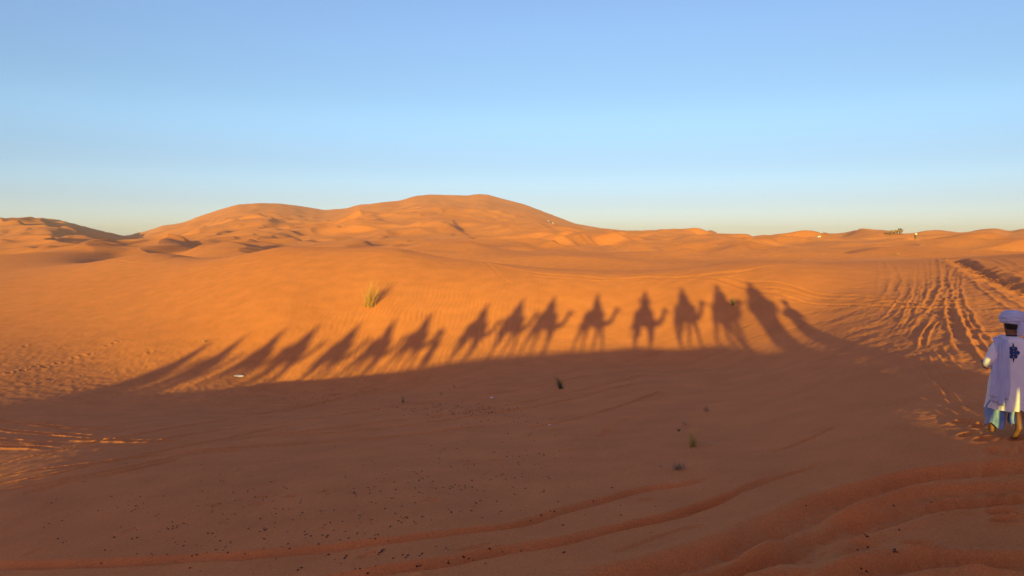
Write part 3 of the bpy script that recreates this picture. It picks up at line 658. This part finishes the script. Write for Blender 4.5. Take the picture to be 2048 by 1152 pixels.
tag(ld, 'person in a blue robe leading the first camel on foot', 'person')

# ------------------------------------------------------------------ the guide at the right edge
def guide():
    p = walker(.20, .085)
    # body faces +X; seen from behind.  y>0 is his left (left in the photo)
    rob = [(.03, .0, .43, .235, .255, .090), (.02, 0, .55, .225, .248, .080), (.01, 0, .80, .20, .240, .062), (.0, 0, 1.02, .175, .225, .035), (-.01, 0, 1.22, .155, .222, .022), (-.01, 0, 1.36, .135, .222, .012), (-.005, 0, 1.425, .115, .185, .006), (.005, 0, 1.465, .08, .10, 0), (.012, 0, 1.475, .062, .068, 0)]
    rr_ = rings_interp(rob, 40)
    fo = ((5, .9, .9), (9, 2.1, .6), (14, .2, .45), (23, 1.5, .25))
    loft('robe', rr_, M['robe'], p, 144, fo, 2)
    def back_x(y, z):                       # robe surface on the back side
        zs = [r[2] for r in rr_]; k = int(np.clip(np.searchsorted(zs, z), 1, len(rr_)-1)); f = (z-zs[k-1])/(zs[k]-zs[k-1]); r = [a*(1-f)+b*f for a, b in zip(rr_[k-1], rr_[k])]
        a = math.pi-math.asin(max(-1, min(1, (y-r[1])/r[4]))); ff = 1+r[5]*sum(w*math.sin(n*a+q+.35*math.sin(2*a+k*.3)) for n, q, w in fo)
        return r[0]+r[3]*ff*math.cos(a)
    loft('collar', [(.012, 0, 1.462, .071, .080, 0), (.012, 0, 1.490, .064, .070, 0), (.012, 0, 1.492, .058, .064, 0)], M['trim'], p, 48)
    # embroidered medallion on the back
    def patch(name, m, shapes, lift):
        bm = bmesh.new()
        for pts in shapes:
            cy = sum(a for a, b in pts)/len(pts); cz = sum(b for a, b in pts)/len(pts)
            c = bm.verts.new((back_x(cy, cz)-lift, cy, cz)); mid = []; outr = []
            for a, b in pts:
                mid.append(bm.verts.new((back_x((a+cy)/2, (b+cz)/2)-lift, (a+cy)/2, (b+cz)/2))); outr.append(bm.verts.new((back_x(a, b)-lift, a, b)))
            n = len(pts)
            for i in range(n):
                j = (i+1) % n; bm.faces.new((c, mid[i], mid[j])); bm.faces.new((mid[i], outr[i], outr[j], mid[j]))
        me = bpy.data.meshes.new(name); bm.to_mesh(me); bm.free(); me.materials.append(m); o = bpy.data.objects.new(name, me); COL.objects.link(o); o.parent = p; return o
    ey, ez = .05, 1.26
    def ring(cy, cz, ry, rz, n=14, lob=0, amp=0, ph=0):
        return [(cy+ry*(1+amp*math.cos(lob*2*math.pi*i/n+ph))*math.cos(2*math.pi*i/n), cz+rz*(1+amp*math.cos(lob*2*math.pi*i/n+ph))*math.sin(2*math.pi*i/n)) for i in range(n)]
    sh = [ring(ey, ez, .074, .082, 48, 6, .13, math.pi/2*0)]
    patch('back_medallion', M['emblem'], sh, .006)
    tips = [[(ey-.016, ez+.075), (ey, ez+.145), (ey+.016, ez+.075)], [(ey-.016, ez-.075), (ey, ez-.145), (ey+.016, ez-.075)]]
    [patch('medallion_tip', M['trim'], [q], .007) for q in [[t[0], ((t[0][0]+t[1][0])/2, (t[0][1]+t[1][1])/2), t[1], ((t[2][0]+t[1][0])/2, (t[2][1]+t[1][1])/2), t[2]] for t in tips]]
    dots = [ring(ey+.055*math.cos(a), ez+.060*math.sin(a), .012, .010, 6) for a in [math.pi/6+k*math.pi/3 for k in range(6)]]+[ring(ey, ez+.02, .010, .008, 6), ring(ey, ez-.022, .010, .008, 6)]
    [patch('medallion_flower', M['tan'], [q], .0095) for q in dots]
    # wide sleeves with dark edging
    for s in (1, -1):
        sl = skin_mesh('sleeve', {'a': (-.01, s*.165, 1.385, .072), 'b': (-.03, s*.235, 1.28, (.072, .08)), 'c': (-.055, s*.285, 1.15, (.078, .085)), 'd': (.0, s*.285, 1.085, (.080, .085)), 'e': (.06, s*.275, 1.055, (.078, .082))}, [('a', 'b'), ('b', 'c'), ('c', 'd'), ('d', 'e')], 'a', 2, M['robe'], p)
        cu = loft('cuff', [(.0, 0, -.012, .074, .074, .0), (0, 0, .0, .080, .080, .0), (0, 0, .014, .076, .076, .0)], M['trim'], sl, 32)
        cu.location = (.045, s*.278, 1.062); cu.rotation_euler = Vector((.06, -s*.01, -.03)).to_track_quat('Z', 'Y').to_euler()
    # loose trousers, gathered and swinging
    for s in (1, -1):
        f = .20*s
        k = rings_interp([(.02+f*.50+(.02 if s > 0 else -.02), s*.115, .165+(.06 if s < 0 else 0), .125, .118, .16), (.03+f*.45, s*.115, .27, .135, .125, .13), (.02+f*.35, s*.13, .42, .125, .14, .08), (.01, s*.11, .62, .11, .12, .03), (0, s*.08, .86, .12, .12, 0)], 24)
        loft('trouser_leg', k, M['blue'], p, 72, ((4, .5*s, 1), (7, 1.6, .8), (11, .3, .5)), 7, skew=2.5)
    # scarf over the left shoulder, hanging down the back in gathered strands
    rg = random.Random(8)
    for k in range(8):
        yb = .222-.0165*k; wd = .028
        V = []; F = []; nz = 26; zl = [.62, .55, .60, .53, .58, .50, .60, .66][k]
        for i in range(nz+1):
            t = i/nz; z = 1.445-(1.445-zl)*t
            yc = yb+(.06-.004*k)*t+.010*math.sin(5*t+k)
            w2 = wd*(.55+.75*t)
            for j in range(7):
                q = j/6*2-1; yy = yc+q*w2; zz = max(.45, min(1.46, z))
                sx = back_x(max(-.215, min(.215, yy)), min(1.40, zz))
                if z > 1.38: sx = sx+(z-1.38)*1.1
                xx = sx-.012-.036*(1-q*q)-.012*math.sin(k*2.1+3*t)*t-.05*t*(1-t)*.6
                V.append((xx, yy, z+.012*(1-abs(q))))
        for i in range(nz):
            for j in range(6): a = i*7+j; F.append((a, a+1, a+8, a+7))
        o = mesh_obj('scarf_fold', V, F, M['scarf'], True, p); md = o.modifiers.new('thick', 'SOLIDIFY'); md.thickness = .006
    sf = skin_mesh('scarf_neck_roll', {'a': (.09, .13, 1.40, .040), 'b': (.03, .15, 1.455, .045), 'c': (-.06, .14, 1.46, .045), 'd': (-.125, .135, 1.42, .040)}, [('a', 'b'), ('b', 'c'), ('c', 'd')], 'b', 2, M['scarf'], p)
    # turban: several wound rolls and a loose end at the neck
    tp = rings_interp([(.025, 0, 1.655, .100, .108, 0), (.02, -.004, 1.675, .128, .145, .02), (.02, -.010, 1.715, .145, .170, .02), (.02, -.012, 1.765, .142, .166, .02), (.022, -.010, 1.805, .105, .125, .02), (.025, -.004, 1.825, .055, .065, .02), (.028, 0, 1.83, .01, .01, 0)], 30)
    tu = loft('turban', tp, M['scarf'], p, 60, ((5, .3, 1),), 5, (True, True))
    def dome(z):
        zs = [q[2] for q in tp]; k = int(np.clip(np.searchsorted(zs, z), 1, len(tp)-1)); f = min(1, max(0, (z-zs[k-1])/(zs[k]-zs[k-1]))); return [u*(1-f)+v*f for u, v in zip(tp[k-1], tp[k])]
    for k, (zc, tl, r, ph) in enumerate([(1.675, .012, .026, .3), (1.700, -.022, .027, .8), (1.722, .030, .027, .2), (1.745, -.034, .027, 1.2), (1.765, .026, .026, .5), (1.785, -.020, .025, 2.0), (1.803, .012, .024, 1.0), (1.735, .045, .020, 2.6), (1.715, -.040, .020, 3.4), (1.815, -.004, .022, .2)]):
        V = []; F = []; n = 72; m = 10
        for i in range(n):
            a = 2*math.pi*i/n; cz = zc+tl*math.sin(a+ph)+.003*math.sin(3*a+k); q = dome(cz); e = 1-.010/q[3]
            cx, cy = q[0]+q[3]*e*math.cos(a), q[1]+q[4]*e*math.sin(a)
            for j in range(m):
                b = 2*math.pi*j/m; g = r*(1+.15*math.sin(3*a+k)); V.append((cx+g*.62*math.cos(b)*math.cos(a), cy+g*.62*math.cos(b)*math.sin(a), cz+g*.85*math.sin(b)))
        for i in range(n):
            for j in range(m): F.append((i*m+j, ((i+1) % n)*m+j, ((i+1) % n)*m+(j+1) % m, i*m+(j+1) % m))
        mesh_obj('turban_wrap', V, F, M['scarf'], True, tu)
    skin_mesh('turban_end', {'a': (-.075, -.075, 1.70, .050), 'b': (-.085, -.065, 1.62, (.055, .03)), 'c': (-.09, -.062, 1.55, (.048, .022)), 'd': (-.10, -.07, 1.48, (.032, .014))}, [('a', 'b'), ('b', 'c'), ('c', 'd')], 'a', 2, M['scarf'], tu)
    h = loft('hair', rings_interp([(.0, 0, 1.575, .075, .078, 0), (.005, 0, 1.62, .092, .094, .01), (.01, 0, 1.67, .095, .096, 0)], 8), M['hair'], p, 30)
    for v in h.data.vertices:
        if v.co.x > .03: v.co.x = .03
    # face
    for s in (1, -1):
        bm = bmesh.new(); bmesh.ops.create_uvsphere(bm, u_segments=10, v_segments=8, radius=.011); me = bpy.data.meshes.new('eye'); bm.to_mesh(me); bm.free(); me.materials.append(M['trim']); e = bpy.data.objects.new('eye', me); COL.objects.link(e); e.parent = p; e.location = (.108, s*.032, 1.625)
    return p
gd = guide(); p = at_depth(2015, 872, 11.1); gx, gy = p[0], p[1]
gd.location = (gx, gy, ground_z(gx, gy)-.02); gd.rotation_euler = (0, 0, math.radians(90-8)); gd.scale = (1.057,)*3; 
tag(gd, 'person walking away in cream robe, blue trousers and lavender turban', 'person')

# ------------------------------------------------------------------ grass tufts
def tuft(px, py, h, spread, n, m, lean=(0, 0), seed=0, label='', width=.006, droop=.35, arch=None):
    rg = random.Random(seed); x0, y0 = ground_px(px, py); V = []; F = []
    for k in range(n):
        a = rg.uniform(0, 2*math.pi); rad = abs(rg.gauss(0, .12))*spread; bx, by = rad*math.cos(a), rad*math.sin(a)
        hh = h*rg.uniform(.2, 1.0)**.8*rg.uniform(.7, 1.08); out = spread*rg.gauss(0, .42); a2 = a+rg.gauss(0, .5) if not arch else arch+rg.gauss(0, .5)
        dx, dy = math.cos(a2)*abs(out)+lean[0]*hh, math.sin(a2)*abs(out)+lean[1]*hh
        dr = droop*rg.random()*abs(out); wv = width*rg.uniform(.6, 1.3); wa = rg.uniform(0, math.pi); wx, wy = math.cos(wa)*wv, math.sin(wa)*wv
        b0 = len(V); S = 5; wob = rg.gauss(0, .035)*h
        for i in range(S+1):
            t = i/S; tw = (1-t)**.7
            cx, cy, cz = bx+dx*t**1.5+wob*math.sin(3*t+k), by+dy*t**1.5, hh*(t-.0)-dr*t**3
            V += [(cx-wx*tw, cy-wy*tw, cz), (cx+wx*tw, cy+wy*tw, cz)]
        for i in range(S): F.append((b0+2*i, b0+2*i+1, b0+2*i+3, b0+2*i+2))
    o = mesh_obj('grass_tuft', V, F, M[m], True); o.location = (x0, y0, ground_z(x0, y0)-.02)
    tag(o, label, 'grass tuft', 'grass tufts growing in the sand'); return o
tuft(738, 616, 2.05, 1.05, 260, 'straw', (.25, .05), 1, 'tall golden grass tuft on the sunlit dune above the shadows', .010, .75)
tuft(1122, 778, .66, .36, 190, 'green', (-.35, .0), 2, 'dark green grass tuft in the shade below the dune', .004, .3)
tuft(806, 806, .50, .22, 70, 'grey', (.02, 0), 3, 'pale green upright grass tuft in the shade near scattered dung', .005)
tuft(882, 790, .26, .25, 60, 'straw_pale', (0, 0), 4, 'small pale dry tuft right of the pale green tuft', .005, .6)
tuft(878, 811, .22, .28, 45, 'straw_pale', (0, 0), 5, 'flattened reddish dry tuft just above the dense dung patch', .004, .9)
tuft(909, 775, .28, .2, 36, 'straw_pale', (-.5, 0), 6, 'tiny faint tuft highest among those right of pale green one', .004, .6)
tuft(710, 792, .28, .12, 24, 'straw_pale', (0, 0), 7, 'thin pale sprig beside the tyre tracks, left of green tuft', .005)
tuft(1413, 823, .34, .24, 70, 'straw_pale', (-.25, 0), 8, 'sparse tan tuft uphill of the yellow tuft', .004, .6)
tuft(1370, 850, .30, .20, 26, 'straw_pale', (-.35, 0), 9, 'few bare twigs between the tan tuft and yellow tuft', .005, .7)
tuft(1386, 894, .46, .30, 130, 'yellow', (-.02, 0), 10, 'dense yellow-green tuft, brightest of the shaded tufts', .0032, .3)
tuft(1422, 890, .26, .55, 30, 'straw_pale', (.3, 0), 11, 'few pale arching stalks at right of the yellow tuft', .003, 1.2, 0.0)
tuft(1358, 940, .26, .34, 150, 'grey', (-.15, 0), 12, 'tangled grey dead tuft below the yellow tuft', .004, .9)
tuft(1322, 934, .14, .22, 40, 'straw_pale', (-.3, 0), 13, 'faint low stalks left of the tangled grey tuft', .003, 1)
tuft(1358, 862, .10, .12, 60, 'green', (0, 0), 14, 'small dark green clump just left above yellow tuft', .006, .6)
tuft(407, 686, .30, .30, 40, 'straw_pale', (.4, 0), 15, 'small tan stub on the sunlit slope at the top of left shadow', .01, .5)
tuft(1466, 612, .55, .35, 60, 'green', (0, 0), 16, 'green tuft on the slope inside a camel shadow', .008, .4)
tuft(1793, 510, .35, 1.3, 60, 'straw_pale', (0, 0), 17, 'low straw clump at far end of the tyre tracks', .03, .8)
tuft(772, 571, .25, .2, 20, 'straw', (0, 0), 18, 'tiny straw sprig right of the tall golden tuft', .008, .6)

# ------------------------------------------------------------------ litter and dung
def crumple(px, py, sx, sy, sz, seed, label, name='plastic_litter', m='plastic', yaw=0):
    bm = bmesh.new(); bmesh.ops.create_icosphere(bm, subdivisions=4, radius=1)
    rg = random.Random(seed); o3 = [rg.uniform(0, 50) for _ in range(3)]
    for v in bm.verts:
        a = np.array([v.co.x*2+o3[0]]); b = np.array([v.co.y*2+v.co.z*1.7+o3[1]]); q = 1+.28*float(gnoise(a, b, 5)[0])+.14*float(gnoise(a*2.6, b*2.6, 6)[0])
        v.co = Vector((v.co.x*sx, v.co.y*sy, max(v.co.z, -.3)*sz))*q
    me = bpy.data.meshes.new(name); bm.to_mesh(me); bm.free(); me.materials.append(M[m])
    o = bpy.data.objects.new(name, me); COL.objects.link(o); x, y = ground_px(px, py); o.location = (x, y, ground_z(x, y)+.2*sz); o.rotation_euler = (0, 0, yaw)
    tag(o, label, 'litter'); return o
crumple(478, 754, .25, .10, .07, 1, 'white plastic scrap lying where the left shadows start')
crumple(1099, 850, .045, .03, .014, 2, 'small white scrap on shaded sand above the dung field')
crumple(983, 796, .05, .04, .03, 3, 'tiny pale scrap in the shade left of the dark green tuft')
bm = bmesh.new(); bmesh.ops.create_icosphere(bm, subdivisions=2, radius=1)
for v in bm.verts: v.co = Vector((v.co.x*1.25, v.co.y*.9, v.co.z*.8))*(1+.12*math.sin(5*v.co.x+3*v.co.y))
dm = bpy.data.meshes.new('dung_pellet'); 
for f in bm.faces: f.smooth = True
bm.to_mesh(dm); bm.free(); dm.materials.append(M['dung'])
rg = random.Random(77); spots = []
clusters = [(250, 1030, 160, 60, 70), (480, 1010, 150, 60, 85), (620, 1060, 150, 60, 80), (760, 1000, 120, 60, 80), (860, 960, 130, 55, 80), (960, 940, 110, 50, 60), (1060, 910, 90, 40, 60),
            (930, 825, 70, 14, 90), (1010, 832, 60, 16, 60), (860, 818, 60, 12, 50), (760, 812, 60, 10, 26), (620, 798, 50, 8, 40), (700, 785, 60, 8, 30), (1100, 1000, 120, 60, 24), (1250, 1000, 200, 60, 14), (400, 1110, 200, 30, 40), (800, 1120, 200, 25, 40), (1750, 1050, 160, 60, 16), (560, 800, 40, 8, 20)]
for cx, cy, sx, sy, n in clusters:
    k = 0
    while k < n:
        a = rg.gauss(cx, sx*.7); b = rg.gauss(cy, sy*.7)
        if not (-10 < a < 2050 and 775 < b < 1150): continue
        spots.append((a, b)); k += 1
        if rg.random() < .25: spots.append((a+rg.gauss(0, 6), b+rg.gauss(0, 3))); k += 1
pts = []
for a, b in spots:
    x, y = ground_px(a, b); r = math.hypot(x, y); pts.append((r, x, y, rg.uniform(.005, .0145)*(1 if b > 870 else 1.35)))
pts.sort(key=lambda q: q[0]/q[3])
for k, (r, x, y, s) in enumerate(pts[:300]):
    o = bpy.data.objects.new('dung_pellet', dm); COL.objects.link(o)
    o.location = (x, y, ground_z(x, y)+s*.15); o.scale = (s, s, s); o.rotation_euler = (rg.uniform(-.4, .4), rg.uniform(-.4, .4), rg.uniform(0, 6.3))
    tag(o, 'dark round dung pellet scattered on the shaded sand', 'dung pellet', 'dung pellets scattered in the shaded hollow')
V = []; F = []; bv = [v.co.copy() for v in dm.vertices]; bf = [tuple(p.vertices) for p in dm.polygons]
for r, x, y, s in pts[300:]:
    b0 = len(V); z = ground_z(x, y)+s*.15; an = rg.uniform(0, 6.3); ca, sa = math.cos(an), math.sin(an)
    V += [(x+s*(c.x*ca-c.y*sa), y+s*(c.x*sa+c.y*ca), z+s*c.z) for c in bv]; F += [tuple(i+b0 for i in f) for f in bf]
if V:
    o = mesh_obj('dung_scatter', V, F, M['dung'], True); o['kind'] = 'stuff'

# ------------------------------------------------------------------ far figures
def seen(px, dist):                         # nearest ground in plain view to that distance on the bearing
    d = ray(px, 480); a = math.atan2(d[0], d[1]); i = int(np.searchsorted(az, a)); e = Z[i]/rr; ok = (e >= np.maximum.accumulate(e)-2e-4) & (rr > 100)
    j = np.nonzero(ok)[0]; return a, rr[j[np.argmin(np.abs(rr[j]-dist))]]
def place_far(o, px, dist, rz=0, sc=1.0):
    a, dist = seen(px, dist); x, y = dist*math.sin(a), dist*math.cos(a)
    o.location = (x, y, ground_z(x, y)-.05); o.rotation_euler = (0, 0, rz); o.scale = (sc,)*3; return o
def far_camel(px, dist, rz, label, proto=0, with_rider=None, rl='', sc=1.0):
    c = copy_tree(KEEP[proto]); place_far(c, px, dist, rz, sc); tag(c, label, 'camel', 'camels far off on the plain')
    if with_rider is not None:
        r = copy_tree(RK[with_rider]); r.location = c.location+Vector((0, 0, 2.10*sc)); r.rotation_euler = (0, 0, rz); r.scale = (sc,)*3; tag(r, rl, 'person')
KEEP = [o for o in COL.objects if o.name.startswith('camel') and o.get('category') == 'camel'][:6]; DK = [i for i, o in enumerate(KEEP) if o.data.materials[0] is M['camel_dark']]; RK = [o for o in COL.objects if o.name.startswith('person') and o.get('category') == 'person' and any('headscarf' in c.name for c in o.children)][:5]
white = [o for o in RK if o.children[0].data.materials[0] is M['robe']] or RK
far_camel(1832, 290, math.radians(80), 'camel carrying a white figure, largest of the distant ones', 0, RK.index(white[0]), 'white-clad person riding on a distant camel', 1.0)
for k, (px, rz) in enumerate([(1797, .2), (1801, .5), (1791, .3), (1784, .1), (1778, .2)]):
    far_camel(px, 350, rz, ['dark camel in front of the tiny distant group', 'camel close behind the front one, tiny and distant', 'third camel of the tiny distant group', 'fourth camel of the tiny distant group', 'last camel of the tiny distant group'][k], DK[0] if DK else 0, 0 if k < 2 else None, 'person riding the %s distant camel of the tiny group' % ('first', 'second')[k % 2])
fw = copy_tree(gd); place_far(fw, 1096.5, 575); tag(fw, 'tiny pale person standing on the big dune, left one', 'person')
fw = copy_tree(wk); place_far(fw, 1101.5, 575); tag(fw, 'tiny dark person on the big dune, right of pale one', 'person')
def tent(px, dist, w_, d_, h_, label):
    a, dist = seen(px, dist); x, y = dist*math.sin(a), dist*math.cos(a); z = ground_z(x, y)-.1; bm = bmesh.new()
    pr = [(-w_, 0), (-w_, h_*.55), (0, h_), (w_, h_*.55), (w_, 0)]
    a = [bm.verts.new((q, -d_, r)) for q, r in pr]; b = [bm.verts.new((q, d_, r)) for q, r in pr]
    for i in range(4): bm.faces.new((a[i], a[i+1], b[i+1], b[i]))
    bm.faces.new(a[::-1]); bm.faces.new(b)
    me = bpy.data.meshes.new('tent'); bm.to_mesh(me); bm.free(); me.materials.append(M['canvas']); o = bpy.data.objects.new('tent', me); COL.objects.link(o); o.location = (x, y, z)
    me2 = bpy.data.meshes.new('doorway'); me2.from_pydata([(-w_*.25, -d_-.02, 0), (w_*.25, -d_-.02, 0), (w_*.2, -d_-.02, h_*.5), (-w_*.2, -d_-.02, h_*.5)], [], [(0, 1, 2, 3)]); me2.materials.append(M['cloth_a']); d = bpy.data.objects.new('doorway', me2); COL.objects.link(d); d.parent = o
    tag(o, label, 'tent')
tent(1637, 335, .7, .9, .8, 'tiny white tent on the skyline dunes at right')
tent(1105.5, 578, .7, .5, .6, 'tiny white tent behind the two figures on the big dune')


# ------------------------------------------------------------------ thin dusty air
hm = bpy.data.materials.new('haze_air'); hm.use_nodes = True; hn = hm.node_tree; hn.nodes.remove(hn.nodes['Principled BSDF'])
pv = hn.nodes.new('ShaderNodeVolumePrincipled'); pv.inputs['Density'].default_value = .00024; pv.inputs['Color'].default_value = (.84, .92, 1, 1)
hn.links.new(pv.outputs[0], hn.nodes['Material Output'].inputs['Volume'])
zl, zh = float(Z.min())+CZ-1, max(float(Z[RR < 1100].max())+CZ, CZ)+4
bm = bmesh.new(); bmesh.ops.create_cube(bm, size=1); bmesh.ops.scale(bm, vec=(7600, 7600, zh-zl), verts=bm.verts); bmesh.ops.translate(bm, vec=(0, 0, (zl+zh)/2), verts=bm.verts)
me = bpy.data.meshes.new('haze'); bm.to_mesh(me); bm.free(); me.materials.append(hm); hz_o = bpy.data.objects.new('haze', me); COL.objects.link(hz_o); hz_o['kind'] = 'stuff'
